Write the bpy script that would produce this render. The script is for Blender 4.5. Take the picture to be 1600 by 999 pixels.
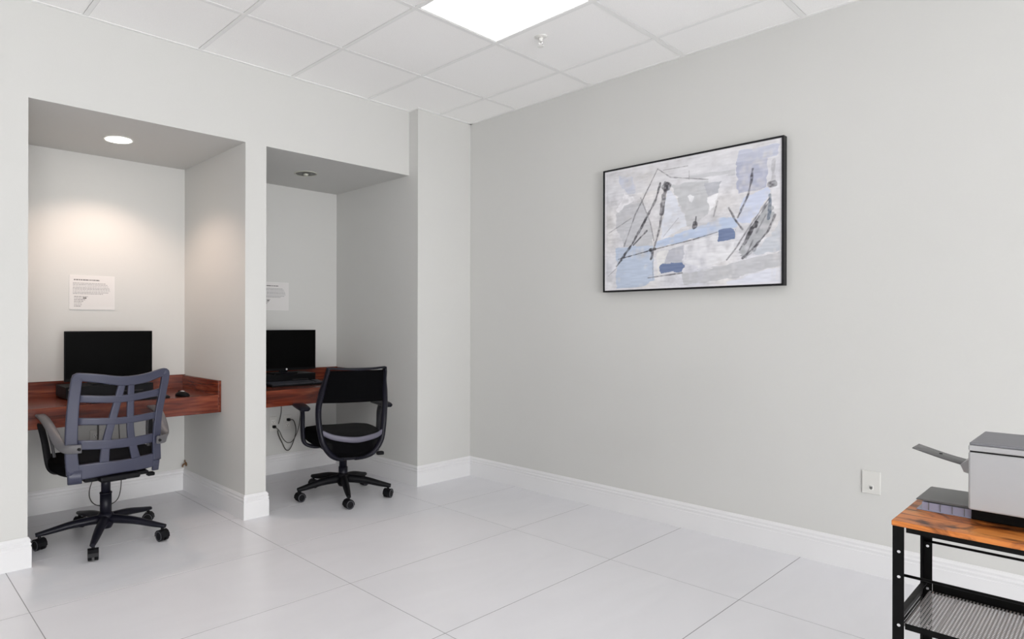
import bpy, bmesh, math, random
import numpy as np
from mathutils import Vector, Matrix

random.seed(7)
S = bpy.context.scene
for o in list(bpy.data.objects):
    bpy.data.objects.remove(o)
COL = S.collection

# ---------------------------------------------------------------- camera
CAM_F, CAM_X0, CAM_HY, CAM_TH, CAM_H, CAM_ROLL = 987.448, 611.846, 505.6, 0.86582, 1.1838, 0.002
Fv = Vector((math.cos(CAM_TH), math.sin(CAM_TH), 0))
Rv = Vector((math.sin(CAM_TH), -math.cos(CAM_TH), 0))
Uv = Vector((0, 0, 1))
R2 = Rv * math.cos(CAM_ROLL) + Uv * math.sin(CAM_ROLL)
U2 = Uv * math.cos(CAM_ROLL) - Rv * math.sin(CAM_ROLL)
cam_data = bpy.data.cameras.new('camera')
cam = bpy.data.objects.new('camera', cam_data)
COL.objects.link(cam)
cam.matrix_world = Matrix(((R2.x, U2.x, -Fv.x, 0), (R2.y, U2.y, -Fv.y, 0), (R2.z, U2.z, -Fv.z, CAM_H), (0, 0, 0, 1)))
cam_data.sensor_fit = 'HORIZONTAL'
cam_data.sensor_width = 36.0
cam_data.lens = CAM_F / 1600 * 36
cam_data.shift_x = (800 - CAM_X0) / 1600
cam_data.shift_y = (CAM_HY - 499.5) / 1600
cam_data.clip_start = 0.05
S.camera = cam

# ---------------------------------------------------------------- world, light levels, exposure
world = bpy.data.worlds.new('world')
world.use_nodes = True
world.node_tree.nodes['Background'].inputs[0].default_value = (0.9, 0.92, 1.0, 1)
world.node_tree.nodes['Background'].inputs[1].default_value = 0.25
S.world = world
S.view_settings.view_transform = 'Standard'
S.view_settings.look = 'None'
S.view_settings.gamma = 1
S.view_settings.exposure = 0.14
TROFFER_POWER = 1.75        # emission strength of the ceiling panels
TROFFER_COL = (1.0, 0.985, 0.965)
DOWNLIGHT_W = 47.0
WINDOW_FILL_W = 340.0  # power of the added fill lamp behind the viewpoint
S.cycles.max_bounces = 16
S.cycles.diffuse_bounces = 10
DOWNLIGHT_COL = (1.0, 0.75, 0.61)

# added area lamp standing in for daylight at the added, unseen window
_L = bpy.data.lights.new('added_window_light', 'AREA')
_L.shape = 'RECTANGLE'
_L.size, _L.size_y = 3.2, 2.1
_L.energy = WINDOW_FILL_W
_L.color = (1.0, 0.997, 0.992)
_lo = bpy.data.objects.new('added_window_light', _L)
COL.objects.link(_lo)
_lo.location = (-0.8, -5.38, 1.12)
_lo.rotation_euler = (math.radians(90), 0, 0)

# ---------------------------------------------------------------- helpers
def srgb(r, g, b):
    def c(v):
        v /= 255.0
        return v / 12.92 if v <= 0.04045 else ((v + 0.055) / 1.055) ** 2.4
    return (c(r), c(g), c(b), 1)

def new_mat(name):
    m = bpy.data.materials.new(name)
    m.use_nodes = True
    nt = m.node_tree
    return m, nt, nt.nodes['Principled BSDF']

def N(nt, typ, **kw):
    n = nt.nodes.new(typ)
    for k, v in kw.items():
        setattr(n, k, v)
    return n

def plain(name, col, rough=0.5, metal=0.0, noise=0.04, scale=30, bump=0.0, bscale=300, spec=0.5):
    """procedural material: colour broken up slightly by noise, optional fine relief"""
    m, nt, b = new_mat(name)
    tc = N(nt, 'ShaderNodeTexCoord')
    no = N(nt, 'ShaderNodeTexNoise')
    no.inputs['Scale'].default_value = scale
    no.inputs['Detail'].default_value = 4
    nt.links.new(tc.outputs['Object'], no.inputs['Vector'])
    mp = N(nt, 'ShaderNodeMapRange')
    mp.inputs['To Min'].default_value = 1 - noise
    mp.inputs['To Max'].default_value = 1 + noise
    nt.links.new(no.outputs['Fac'], mp.inputs['Value'])
    mx = N(nt, 'ShaderNodeVectorMath', operation='SCALE')
    mx.inputs[0].default_value = col[:3]
    nt.links.new(mp.outputs[0], mx.inputs['Scale'])
    nt.links.new(mx.outputs[0], b.inputs['Base Color'])
    b.inputs['Roughness'].default_value = rough
    b.inputs['Metallic'].default_value = metal
    b.inputs['Specular IOR Level'].default_value = spec
    if bump:
        n2 = N(nt, 'ShaderNodeTexNoise')
        n2.inputs['Scale'].default_value = bscale
        n2.inputs['Detail'].default_value = 3
        nt.links.new(tc.outputs['Object'], n2.inputs['Vector'])
        bp = N(nt, 'ShaderNodeBump')
        bp.inputs['Strength'].default_value = bump
        bp.inputs['Distance'].default_value = 0.002
        nt.links.new(n2.outputs['Fac'], bp.inputs['Height'])
        nt.links.new(bp.outputs[0], b.inputs['Normal'])
    return m

def emit(name, col, strength):
    m, nt, b = new_mat(name)
    b.inputs['Base Color'].default_value = (0.9, 0.9, 0.9, 1)
    b.inputs['Emission Color'].default_value = (*col, 1)
    b.inputs['Emission Strength'].default_value = strength
    return m

def wood(name, c1, c2, c3, axis='X', scale=3.0, stretch=12, rough=0.3, rings=8, dark=None):
    m, nt, b = new_mat(name)
    tc = N(nt, 'ShaderNodeTexCoord')
    mp = N(nt, 'ShaderNodeMapping')
    sc = [stretch, stretch, stretch]
    sc['XYZ'.index(axis)] = 1.0
    mp.inputs['Scale'].default_value = sc
    nt.links.new(tc.outputs['Object'], mp.inputs['Vector'])
    n1 = N(nt, 'ShaderNodeTexNoise')
    n1.inputs['Scale'].default_value = scale
    n1.inputs['Detail'].default_value = 8
    n1.inputs['Distortion'].default_value = 1.2
    nt.links.new(mp.outputs[0], n1.inputs['Vector'])
    r = N(nt, 'ShaderNodeValToRGB')
    e = r.color_ramp.elements
    e[0].position, e[0].color = 0.3, c1
    e[1].position, e[1].color = 0.75, c3
    k = e.new(0.5)
    k.color = c2
    nt.links.new(n1.outputs['Fac'], r.inputs[0])
    out = r.outputs[0]
    if dark:
        n2 = N(nt, 'ShaderNodeTexNoise')
        n2.inputs['Scale'].default_value = 7
        n2.inputs['Detail'].default_value = 5
        n2.inputs['Distortion'].default_value = 2.5
        nt.links.new(tc.outputs['Object'], n2.inputs['Vector'])
        r2 = N(nt, 'ShaderNodeValToRGB')
        r2.color_ramp.elements[0].position = 0.50
        r2.color_ramp.elements[0].color = (0, 0, 0, 1)
        r2.color_ramp.elements[1].position = 0.68
        r2.color_ramp.elements[1].color = (1, 1, 1, 1)
        nt.links.new(n2.outputs['Fac'], r2.inputs[0])
        mx = N(nt, 'ShaderNodeMix', data_type='RGBA')
        nt.links.new(r2.outputs[0], mx.inputs[0])
        nt.links.new(out, mx.inputs[6])
        mx.inputs[7].default_value = dark
        out = mx.outputs[2]
    nt.links.new(out, b.inputs['Base Color'])
    b.inputs['Roughness'].default_value = rough
    return m

def fabric_mesh(name, col, alpha, scale=900):
    """see-through woven mesh: a weave lets part of the light pass"""
    m, nt, b = new_mat(name)
    b.inputs['Base Color'].default_value = col
    b.inputs['Roughness'].default_value = 0.9
    b.inputs['Alpha'].default_value = alpha
    return m

# materials -----------------------------------------------------------
WALL = plain('wall_paint', (0.575, 0.575, 0.560, 1), 0.75, noise=0.012, scale=3, bump=0.12, bscale=220, spec=0.25)
ALCOVE = plain('alcove_paint', (0.60, 0.585, 0.55, 1), 0.75, noise=0.012, scale=3, bump=0.12, bscale=220, spec=0.25)
TRIM = plain('trim_gloss_white', (0.70, 0.70, 0.71, 1), 0.4, noise=0.012, scale=6)
TBAR = plain('grid_bar_white', (0.83, 0.83, 0.82, 1), 0.5, noise=0.01)
CTILE = plain('ceiling_tile_mineral', (0.93, 0.925, 0.915, 1), 0.9, noise=0.07, scale=180, bump=0.5, bscale=260, spec=0.2)
GROUT = plain('grout_grey', (0.33, 0.33, 0.34, 1), 0.9, noise=0.05)
BLACKP = plain('black_plastic', (0.003, 0.003, 0.0045, 1), 0.5, noise=0.1, spec=0.2)
BLACKF = plain('black_fabric', (0.0025, 0.0025, 0.003, 1), 0.95, noise=0.15, scale=200, spec=0.05)
NAVYP = plain('navy_black_plastic', (0.006, 0.006, 0.012, 1), 0.42, noise=0.08, spec=0.25)
SLATE = plain('slate_blue_plastic', (0.040, 0.043, 0.074, 1), 0.42, noise=0.06, scale=12)
GREYARM = plain('grey_arm_plastic', (0.115, 0.112, 0.12, 1), 0.42, noise=0.05)
LUMB = plain('lumbar_grey', (0.105, 0.10, 0.135, 1), 0.5, noise=0.05)
RIMG = plain('caster_rim_grey', (0.10, 0.10, 0.115, 1), 0.35)
SCREEN = plain('screen_glass_black', (0.0008, 0.0008, 0.0008, 1), 0.4, noise=0, spec=0.06)
BEZEL = plain('bezel_black', (0.002, 0.002, 0.003, 1), 0.5, spec=0.15)
SILVER = plain('silver_plastic', (0.7, 0.7, 0.72, 1), 0.3, metal=0.4)
WHITEP = plain('white_plastic', (0.78, 0.775, 0.75, 1), 0.4, noise=0.01)
PLATE = plain('wall_plate_plastic', (0.61, 0.605, 0.58, 1), 0.4, noise=0.01)
CORD = plain('cord_rubber', (0.05, 0.045, 0.04, 1), 0.5)
STEEL = plain('black_powder_steel', (0.002, 0.002, 0.002, 1), 0.5, noise=0.08, spec=0.15)
SCREW = plain('bright_screw', (0.8, 0.8, 0.8, 1), 0.25, metal=0.9)
MESHW = plain('shelf_wire_grey', (0.30, 0.30, 0.30, 1), 0.5, metal=0.1)
PRN = plain('printer_white', (0.37, 0.37, 0.378, 1), 0.45, noise=0.01)
PRNG = plain('printer_grey', (0.155, 0.155, 0.17, 1), 0.5, noise=0.04)
PRND = plain('printer_dark', (0.003, 0.003, 0.003, 1), 0.5, spec=0.15)
LILAC = plain('tray_lilac_plastic', (0.30, 0.31, 0.42, 1), 0.3)
TRAYG = plain('tray_grey', (0.13, 0.13, 0.13, 1), 0.45)
CHROME = plain('chrome', (0.75, 0.75, 0.75, 1), 0.2, metal=1.0)
BRASS = plain('brown_stub', (0.16, 0.08, 0.03, 1), 0.5)
FRAMEB = plain('frame_black', (0.008, 0.008, 0.010, 1), 0.45, spec=0.25)
MAHOG = wood('mahogany_laminate', srgb(60, 20, 10), srgb(100, 40, 24), srgb(142, 74, 48), 'X', 2.6, 14, 0.24)
MAHOG_SIDE = wood('mahogany_laminate_side', srgb(60, 20, 10), srgb(100, 40, 24), srgb(142, 74, 48), 'Y', 2.6, 14, 0.24)
RUSTIC = wood('rustic_particle_board', srgb(120, 56, 18), srgb(196, 116, 50), srgb(224, 156, 84), 'Y', 4.0, 9, 0.42, dark=srgb(58, 26, 12))
DIFF = emit('troffer_diffuser_glow', TROFFER_COL, TROFFER_POWER)
LAMP_ON = emit('lamp_on_glow', (1.0, 0.93, 0.84), 14.0)
LAMP_OFF = plain('lamp_off_glass', (0.5, 0.5, 0.44, 1), 0.25)
REFL = plain('reflector_dull', (0.035, 0.035, 0.026, 1), 0.35, metal=0.3)
CMESH1 = fabric_mesh('chair_mesh_light', (0.015, 0.015, 0.018, 1), 0.20)
CMESH2 = fabric_mesh('chair_mesh_dark', (0.012, 0.012, 0.012, 1), 0.34)

def tile_mat():
    m, nt, b = new_mat('porcelain_tile')
    oi = N(nt, 'ShaderNodeObjectInfo')
    tc = N(nt, 'ShaderNodeTexCoord')
    ad = N(nt, 'ShaderNodeVectorMath', operation='MULTIPLY_ADD')
    cb = N(nt, 'ShaderNodeCombineXYZ')
    for i in range(3):
        nt.links.new(oi.outputs['Random'], cb.inputs[i])
    nt.links.new(cb.outputs[0], ad.inputs[0])
    ad.inputs[1].default_value = (37, 51, 11)
    nt.links.new(tc.outputs['Object'], ad.inputs[2])
    mp = N(nt, 'ShaderNodeMapping')
    mp.inputs['Scale'].default_value = (1.0, 3.0, 1.0)
    nt.links.new(ad.outputs[0], mp.inputs['Vector'])
    n1 = N(nt, 'ShaderNodeTexNoise')
    n1.inputs['Scale'].default_value = 1.3
    n1.inputs['Detail'].default_value = 5
    n1.inputs['Distortion'].default_value = 1.5
    nt.links.new(mp.outputs[0], n1.inputs['Vector'])
    r = N(nt, 'ShaderNodeValToRGB')
    r.color_ramp.elements[0].position = 0.25
    r.color_ramp.elements[0].color = (0.70, 0.70, 0.73, 1)
    r.color_ramp.elements[1].position = 0.8
    r.color_ramp.elements[1].color = (0.745, 0.745, 0.775, 1)
    nt.links.new(n1.outputs['Fac'], r.inputs[0])
    nt.links.new(r.outputs[0], b.inputs['Base Color'])
    b.inputs['Roughness'].default_value = 0.28
    b.inputs['Specular IOR Level'].default_value = 0.45
    return m
TILE = tile_mat()

# mesh builder --------------------------------------------------------
class MB:
    def __init__(self):
        self.bm = bmesh.new()
        self.mi = 0
    def _poly(self, vs, smooth=False):
        try:
            f = self.bm.faces.new(vs)
            f.material_index = self.mi
            f.smooth = smooth
            return f
        except ValueError:
            return None
    def box(self, lo, hi, bev=0.0, M=None, seg=2):
        b2 = bmesh.new()
        lo, hi = Vector(lo), Vector(hi)
        bmesh.ops.create_cube(b2, size=1, matrix=Matrix.Translation((lo + hi) / 2) @ Matrix.Diagonal((*(hi - lo), 1)))
        if bev > 0:
            bmesh.ops.bevel(b2, geom=b2.edges[:], offset=bev, segments=seg, profile=0.5, affect='EDGES')
        self.merge(b2, M, smooth=False)
        return self
    def merge(self, b2, M=None, smooth=False):
        mp = {}
        for v in b2.verts:
            co = M @ v.co if M else v.co
            mp[v] = self.bm.verts.new(co)
        for f in b2.faces:
            self._poly([mp[v] for v in f.verts], smooth)
        b2.free()
    def rings(self, rings, closed=True, cap=True, smooth=True):
        rv = [[self.bm.verts.new(p) for p in r] for r in rings]
        n = len(rv[0])
        for a, b in zip(rv, rv[1:]):
            for i in range(n if closed else n - 1):
                j = (i + 1) % n
                self._poly([a[i], a[j], b[j], b[i]], smooth)
        if cap and closed:
            self._poly(list(reversed(rv[0])))
            self._poly(rv[-1])
        return self
    def cyl(self, p, q, r, r2=None, n=16, smooth=True, cap=True):
        p, q = Vector(p), Vector(q)
        r2 = r if r2 is None else r2
        d = (q - p).normalized()
        u = d.orthogonal().normalized()
        w = d.cross(u)
        ring = lambda c, rr: [c + (u * math.cos(2 * math.pi * i / n) + w * math.sin(2 * math.pi * i / n)) * rr for i in range(n)]
        return self.rings([ring(p, r), ring(q, r2)], cap=cap, smooth=smooth)
    def lathe(self, prof, c=(0, 0, 0), n=28, M=None):
        """prof: list of (r, z)"""
        c = Vector(c)
        rings = []
        for r, z in prof:
            r = max(r, 1e-4)
            ring = [Vector((r * math.cos(2 * math.pi * i / n), r * math.sin(2 * math.pi * i / n), z)) for i in range(n)]
            rings.append([(M @ v if M else v) + c for v in ring])
        return self.rings(rings, cap=True)
    def tube(self, pts, r, n=8, smooth_path=True, sub=6):
        pts = [Vector(p) for p in pts]
        if smooth_path and len(pts) > 2:
            pts = catmull(pts, sub)
        rs = r if callable(r) else (lambda t: r)
        rings = []
        u = None
        for i, p in enumerate(pts):
            d = (pts[min(i + 1, len(pts) - 1)] - pts[max(i - 1, 0)]).normalized()
            if u is None:
                u = d.orthogonal().normalized()
            u = (u - d * u.dot(d)).normalized()
            w = d.cross(u)
            rr = rs(i / (len(pts) - 1))
            rings.append([p + (u * math.cos(2 * math.pi * k / n) + w * math.sin(2 * math.pi * k / n)) * rr for k in range(n)])
        return self.rings(rings)
    def sweep(self, pts, widths, sides, th, sub=5, rnd=0.35):
        """flat rounded-rectangle section swept along pts; sides = width direction per point"""
        P = catmull([Vector(p) for p in pts], sub)
        W = catmull([Vector((w, 0, 0)) for w in widths], sub)
        Sd = catmull([Vector(s) for s in sides], sub)
        T = catmull([Vector((t, 0, 0)) for t in (th if isinstance(th, (list, tuple)) else [th] * len(pts))], sub)
        rings = []
        for i, p in enumerate(P):
            d = (P[min(i + 1, len(P) - 1)] - P[max(i - 1, 0)]).normalized()
            s = Sd[i] - d * Sd[i].dot(d)
            s.normalize()
            nrm = d.cross(s).normalized()
            a, t = W[i].x / 2, T[i].x / 2
            c = min(a, t) * rnd * 2
            sec = [(a, -t + c), (a, t - c), (a - c, t), (-a + c, t), (-a, t - c), (-a, -t + c), (-a + c, -t), (a - c, -t)]
            rings.append([p + s * x + nrm * y for x, y in sec])
        return self.rings(rings)
    def build(self, name, mats, parent=None, loc=None):
        me = bpy.data.meshes.new(name)
        bmesh.ops.recalc_face_normals(self.bm, faces=self.bm.faces[:])
        self.bm.to_mesh(me)
        self.bm.free()
        for m in (mats if isinstance(mats, (list, tuple)) else [mats]):
            me.materials.append(m)
        o = bpy.data.objects.new(name, me)
        COL.objects.link(o)
        if parent:
            o.parent = parent
        if loc:
            o.location = loc
        return o

def catmull(P, sub):
    if len(P) < 3:
        return P
    out = []
    for i in range(len(P) - 1):
        p0, p1, p2, p3 = P[max(i - 1, 0)], P[i], P[i + 1], P[min(i + 2, len(P) - 1)]
        for k in range(sub):
            t = k / sub
            out.append(0.5 * ((2 * p1) + (p2 - p0) * t + (2 * p0 - 5 * p1 + 4 * p2 - p3) * t * t + (3 * p1 - p0 - 3 * p2 + p3) * t ** 3))
    out.append(P[-1].copy())
    return out

def thing(name, label, cat, loc=(0, 0, 0), rz=0, group=None):
    o = bpy.data.objects.new(name, None)
    COL.objects.link(o)
    o.location = loc
    o.rotation_euler = (0, 0, rz)
    o.empty_display_size = 0.1
    return tag(o, label, cat, group)

def tag(o, label, cat, group=None):
    o['label'] = label
    o['category'] = cat
    if group:
        o['group'] = group
    return o

def structure(o):
    o['kind'] = 'structure'
    return o

def copy_tree(o, parent=None):
    c = o.copy()
    COL.objects.link(c)
    if parent:
        c.parent = parent
    for ch in list(o.children):
        copy_tree(ch, c)
    return c

# ---------------------------------------------------------------- dimensions
H = 2.742                     # ceiling
WX = 3.6763                   # right wall
YH, YP = 3.468, 3.371         # header plane, protruding section plane
YB = 4.385                    # back of the alcoves
X0, X1, X2, XP = 0.6413, 1.7939, 1.9351, 3.1164
AH = 2.2744                   # alcove soffit height
XL, YF = -2.6, -5.2           # unseen left and front walls
G, GX, GY = 0.6096, 1.5012, 2.9161

# ================================================================= SETTING
# walls
m = MB()
m.box((XL - .1, YH, 0), (X0, YB + .1, H))
m.box((X0, YB, 0), (X1, YB + .1, AH))
m.box((X1, YH, 0), (X2, YB + .1, AH))
m.box((X2, YB, 0), (XP, YB + .1, AH))
m.box((X0, YH, AH), (XP, YB + .1, H))
m.box((XP, YP, 0), (WX + .1, YB + .1, H))
structure(m.build('wall_back', WALL))
structure(MB().box((WX, YF, 0), (WX + .1, YP, H)).build('wall_right', WALL))
structure(MB().box((XL - .1, YF, 0), (XL, YH, H)).build('wall_left', WALL))
wx0, wx1, wz0, wz1 = -2.4, .8, .06, 2.18  # opening for the added window
m = MB()
m.box((XL - .1, YF - .1, 0), (wx0, YF, H)).box((wx1, YF - .1, 0), (WX + .1, YF, H)).box((wx0, YF - .1, 0), (wx1, YF, wz0)).box((wx0, YF - .1, wz1), (wx1, YF, H))
structure(m.build('wall_front', WALL))
win = bpy.data.objects.new('added_window_1', None)  # added, unseen window to go with the fill lamp behind the viewpoint
COL.objects.link(win)
win.location = ((wx0 + wx1) / 2, YF - .05, wz0)
structure(win)
m = MB()
hw, hh = (wx1 - wx0) / 2, wz1 - wz0
for a, b in (((-hw, -.03, 0), (-hw + .05, .03, hh)), ((hw - .05, -.03, 0), (hw, .03, hh)), ((-hw + .05, -.03, 0), (hw - .05, .03, .05)), ((-hw + .05, -.03, hh - .05), (hw - .05, .03, hh)), ((-.025, -.03, .05), (.025, .03, hh - .05))):
    m.box(a, b)
m.build('added_window_frame', TRIM, win)
MB().box((-hw, .03, -.02), (hw, .09, 0)).build('added_window_sill', TRIM, win)

# floor: slab in grout colour, each porcelain tile a part
floor = structure(MB().box((XL - .1, YF - .1, -.06), (WX + .1, YB + .1, -.0009)).build('floor', GROUT))
FX, FY, FA, FB = 0.548, 2.9175, 1.174, 0.6064
cache = {}
for i in range(-4, 3):
    for j in range(-3, 14):
        x0, x1 = max(FX + i * FA, XL), min(FX + (i + 1) * FA, WX)
        y1, y0 = min(FY - j * FB, YB), max(FY - (j + 1) * FB, YF)
        if x1 - x0 < .02 or y1 - y0 < .02:
            continue
        if y0 > YH + .05 and (x1 < X0 or x0 > XP):
            continue
        key = (round(x1 - x0, 3), round(y1 - y0, 3))
        loc = ((x0 + x1) / 2, (y0 + y1) / 2, 0)
        if key not in cache:
            hx, hy = (x1 - x0) / 2 - .0021, (y1 - y0) / 2 - .0021
            o = MB().box((-hx, -hy, -.0008), (hx, hy, 0)).build('floor_tile', TILE)
            cache[key] = o.data
        else:
            o = bpy.data.objects.new('floor_tile', cache[key])
            COL.objects.link(o)
        o.parent = floor
        o.location = loc

# ceiling: slab, T-bar grid, lay-in tiles
ceiling = structure(MB().box((XL - .1, YF - .1, H + .03), (WX + .1, YP + .2, H + .1)).build('ceiling', CTILE))
TB = .012
xs = [GX + i * G for i in range(-8, 4)]
xs = [x for x in xs if XL < x < WX]
ys = [GY - j * G for j in range(0, 14)]
ys = [y for y in ys if YF < y < YH]
for x in xs:
    MB().box((x - TB, YF, H), (x + TB, YH, H + .0035)).box((x - .002, YF, H + .0035), (x + .002, YH, H + .03)).build('grid_bar', TBAR, ceiling)
for y in ys:
    MB().box((XL, y - TB, H - .0003), (WX, y + TB, H + .0032)).build('grid_bar', TBAR, ceiling)
m = MB()
m.box((XL, YH - .02, H - .0008), (XP, YH, H + .002)).box((XP, YP - .02, H - .0008), (WX, YP, H + .002)).box((WX - .02, YF, H - .0008), (WX, YP, H + .002))
m.box((XP - .02, YP - .02, H - .0010), (XP, YH, H + .002))
m.build('wall_angle', TBAR, ceiling)
TROFF = [(1, 1), (-4, 5), (-4, 10)]      # (column, row) of the 2x4 panels, each spanning two rows; all but the first are added, unseen, for light
def is_troffer(i, j):
    return any(i == a and j in (b, b + 1) for a, b in TROFF)
cache = {}
xe = [XL] + xs + [WX]
ye = [YH] + ys + [YF]
for a in range(len(xe) - 1):
    for b in range(len(ye) - 1):
        x0, x1, y1, y0 = xe[a], xe[a + 1], ye[b], ye[b + 1]
        i = round((x0 - GX) / G) if a else -99
        j = round((GY - y1) / G) if b else -99
        if is_troffer(i, j) or x1 - x0 < .03 or y1 - y0 < .03:
            continue
        key = (round(x1 - x0, 3), round(y1 - y0, 3))
        if key not in cache:
            hx, hy = (x1 - x0) / 2 - .0138, (y1 - y0) / 2 - .0138
            o = MB().box((-hx, -hy, 0), (hx, hy, .018), bev=.001, seg=1).build('ceiling_tile', CTILE)
            cache[key] = o.data
        else:
            o = bpy.data.objects.new('ceiling_tile', cache[key])
            COL.objects.link(o)
        o.parent = ceiling
        o.location = ((x0 + x1) / 2, (y0 + y1) / 2, H + .0016)

# baseboards: moulded profile swept along each wall run with mitred ends
PROF = [(0, 0), (.015, 0), (.015, .098), (.0125, .101), (.0125, .108), (.0145, .111), (.0145, .117), (.010, .122), (.010, .127), (.0115, .130), (.0115, .135), (.006, .143), (.004, .147), (0, .147)]
path = [(XL, YF), (XL, YH), (X0, YH), (X0, YB), (X1, YB), (X1, YH), (X2, YH), (X2, YB), (XP, YB), (XP, YP), (WX, YP), (WX, YF)]
names = ['baseboard_left'] + ['baseboard_back'] * 9 + ['baseboard_right', 'baseboard_front']
path.append((XL, YF))
def nrm(a, b):
    d = Vector((b[0] - a[0], b[1] - a[1])).normalized()
    return Vector((d.y, -d.x))          # room lies on the right of the walk
for k in range(len(path) - 1):
    a, b = Vector(path[k]), Vector(path[k + 1])
    n0 = nrm(a, b)
    pv = path[k - 1] if k > 0 else path[-2]
    nx = path[k + 2] if k + 2 < len(path) else path[1]
    na, nb = nrm(pv, a), nrm(b, nx)
    rings = []
    for p, n1 in ((a, na), (b, nb)):
        off = (n0 + n1) if abs(n0.dot(n1)) < .5 else n0
        rings.append([Vector((p.x + off.x * t, p.y + off.y * t, z + .0)) for t, z in PROF])
    m = MB()
    m.rings(rings, smooth=False)
    structure(m.build(names[k], TRIM))

# troffers
def troffer(i, j):
    x0, x1 = GX + i * G + TB, GX + (i + 1) * G - TB
    y1, y0 = GY - j * G - TB, GY - (j + 2) * G + TB
    t = thing('ceiling_light', 'bright rectangular flat panel light set into the tiled ceiling', 'ceiling light', ((x0 + x1) / 2, (y0 + y1) / 2, H))
    hx, hy = (x1 - x0) / 2, (y1 - y0) / 2
    m = MB()
    w = .008
    m.box((-hx, -hy, .001), (-hx + w, hy, .02)).box((hx - w, -hy, .001), (hx, hy, .02))
    m.box((-hx + w, -hy, .001), (hx - w, -hy + w, .02)).box((-hx + w, hy - w, .001), (hx - w, hy, .02))
    m.build('frame', TBAR, t)
    MB().box((-hx + w, -hy + w, .004), (hx - w, hy - w, .01)).build('diffuser', DIFF, t)
    return t
for k, (i, j) in enumerate(TROFF):
    t = troffer(i, j)
    if k:
        t['label'] = ['', 'added unseen ceiling panel light behind the viewpoint at the left', 'added unseen ceiling panel light farthest behind the viewpoint, before the added glazing'][k]
        t['group'] = 'added ceiling panels behind the viewpoint'

# sprinkler
t = thing('fire_sprinkler', 'small white and chrome fire sprinkler hanging beside the bright ceiling panel', 'sprinkler', (2.84, 2.092, H + .005))
MB().lathe([(.036, .0), (.036, -.003), (.025, -.007), (.014, -.008)], n=24).build('escutcheon', WHITEP, t)
MB().cyl((0, 0, -.006), (0, 0, -.03), .010).cyl((0, 0, -.012), (0, 0, -.02), .013, n=6).build('body', WHITEP, t)
MB().tube([(-.009, 0, -.026), (-.015, 0, -.04), (-.004, 0, -.056)], .0025).tube([(.009, 0, -.026), (.015, 0, -.04), (.004, 0, -.056)], .0025).cyl((0, 0, -.026), (0, 0, -.05), .003, n=8).build('frame_arm', CHROME, t)
MB().cyl((0, 0, -.056), (0, 0, -.058), .017, n=20).build('deflector', WHITEP, t)

# downlights
def downlight(x, y, on, label):
    t = thing('recessed_downlight', label, 'downlight', (x, y, AH))
    m = MB()
    n = 32
    prof = [(.074, 0), (.085, 0), (.085, -.003), (.081, -.005), (.074, -.004)]
    m.rings([[Vector((r * math.cos(2 * math.pi * k / n), r * math.sin(2 * math.pi * k / n), z)) for k in range(n)] for r, z in prof + prof[:1]], cap=False)
    m.build('trim_ring', WHITEP if on else LAMP_OFF, t)
    m = MB()
    m.lathe([(.074, -.0015), (.068, -.0012), (.001, -.001)], n=32)
    m.build('lens' if on else 'reflector', LAMP_ON if on else REFL, t)
    if not on:
        MB().lathe([(.002, -.017), (.014, -.015), (.019, -.008), (.019, -.002)], n=20).build('bulb', LAMP_OFF, t)
    else:
        L = bpy.data.lights.new('downlight_lamp', 'SPOT')
        L.energy = DOWNLIGHT_W
        L.color = DOWNLIGHT_COL
        L.spot_size = math.radians(128)
        L.spot_blend = 0.75
        L.shadow_soft_size = 0.05
        # reflector throw: weaker straight down, stronger to the sides
        L.use_nodes = True
        lt = L.node_tree
        em = lt.nodes['Emission']
        tcn = lt.nodes.new('ShaderNodeTexCoord')
        sp = lt.nodes.new('ShaderNodeSeparateXYZ')
        ab = lt.nodes.new('ShaderNodeMath'); ab.operation = 'ABSOLUTE'
        mr = lt.nodes.new('ShaderNodeMapRange')
        mr.inputs['From Min'].default_value = 0.55
        mr.inputs['From Max'].default_value = 0.98
        mr.inputs['To Min'].default_value = 1.0
        mr.inputs['To Max'].default_value = 0.30
        lt.links.new(tcn.outputs['Normal'], sp.inputs[0])
        lt.links.new(sp.outputs[2], ab.inputs[0])
        lt.links.new(ab.outputs[0], mr.inputs['Value'])
        lt.links.new(mr.outputs[0], em.inputs['Strength'])
        lo = bpy.data.objects.new('lamp', L)
        COL.objects.link(lo)
        lo.parent = t
        lo.location = (0, 0, -.02)
    return t
downlight(1.197, 3.915, True, 'lit round recessed downlight in the soffit of the left alcove')
downlight(2.505, 3.912, False, 'unlit dark round recessed downlight in the soffit of the right alcove')

# ================================================================= DESKS
def desk(xa, xb, label):
    yf, zt = 3.79, .725
    t = thing('wall_desk', label, 'desk', ((xa + xb) / 2, yf, zt), group='built-in desks in the alcoves')
    w = (xb - xa) / 2 - .001
    d = YB - yf - .001
    MB().box((-w + .02, .02, -.025), (w - .02, d - .018, 0), bev=.001).build('desktop', MAHOG, t)
    MB().box((-w, 0, -.112), (w - .0205, .0195, 0), bev=.001).build('fascia', MAHOG, t)
    MB().box((-w, d - .018, -.025), (w, d, .094), bev=.001).build('back_panel', MAHOG, t)
    MB().box((w - .02, 0, -.112), (w, d - .0185, .09), bev=.001).build('side_panel', MAHOG_SIDE, t)
    MB().box((-w, .02, -.025), (-w + .0195, d - .0185, .09), bev=.001).build('side_panel', MAHOG_SIDE, t)
    for s in (-1, 1):
        MB().box((s * (w - .025) - .012, .04, -.06), (s * (w - .025) + .012, d - .05, -.0255)).build('support_cleat', MAHOG, t)
    return t
desk(X0, X1, 'mahogany laminate wall desk with raised edges, built into the left alcove')
desk(X2, XP, 'mahogany laminate wall desk with raised edges, built into the right alcove')
del_groups = [o for o in bpy.data.objects if o.get('group') == 'built-in desks in the alcoves']

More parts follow.
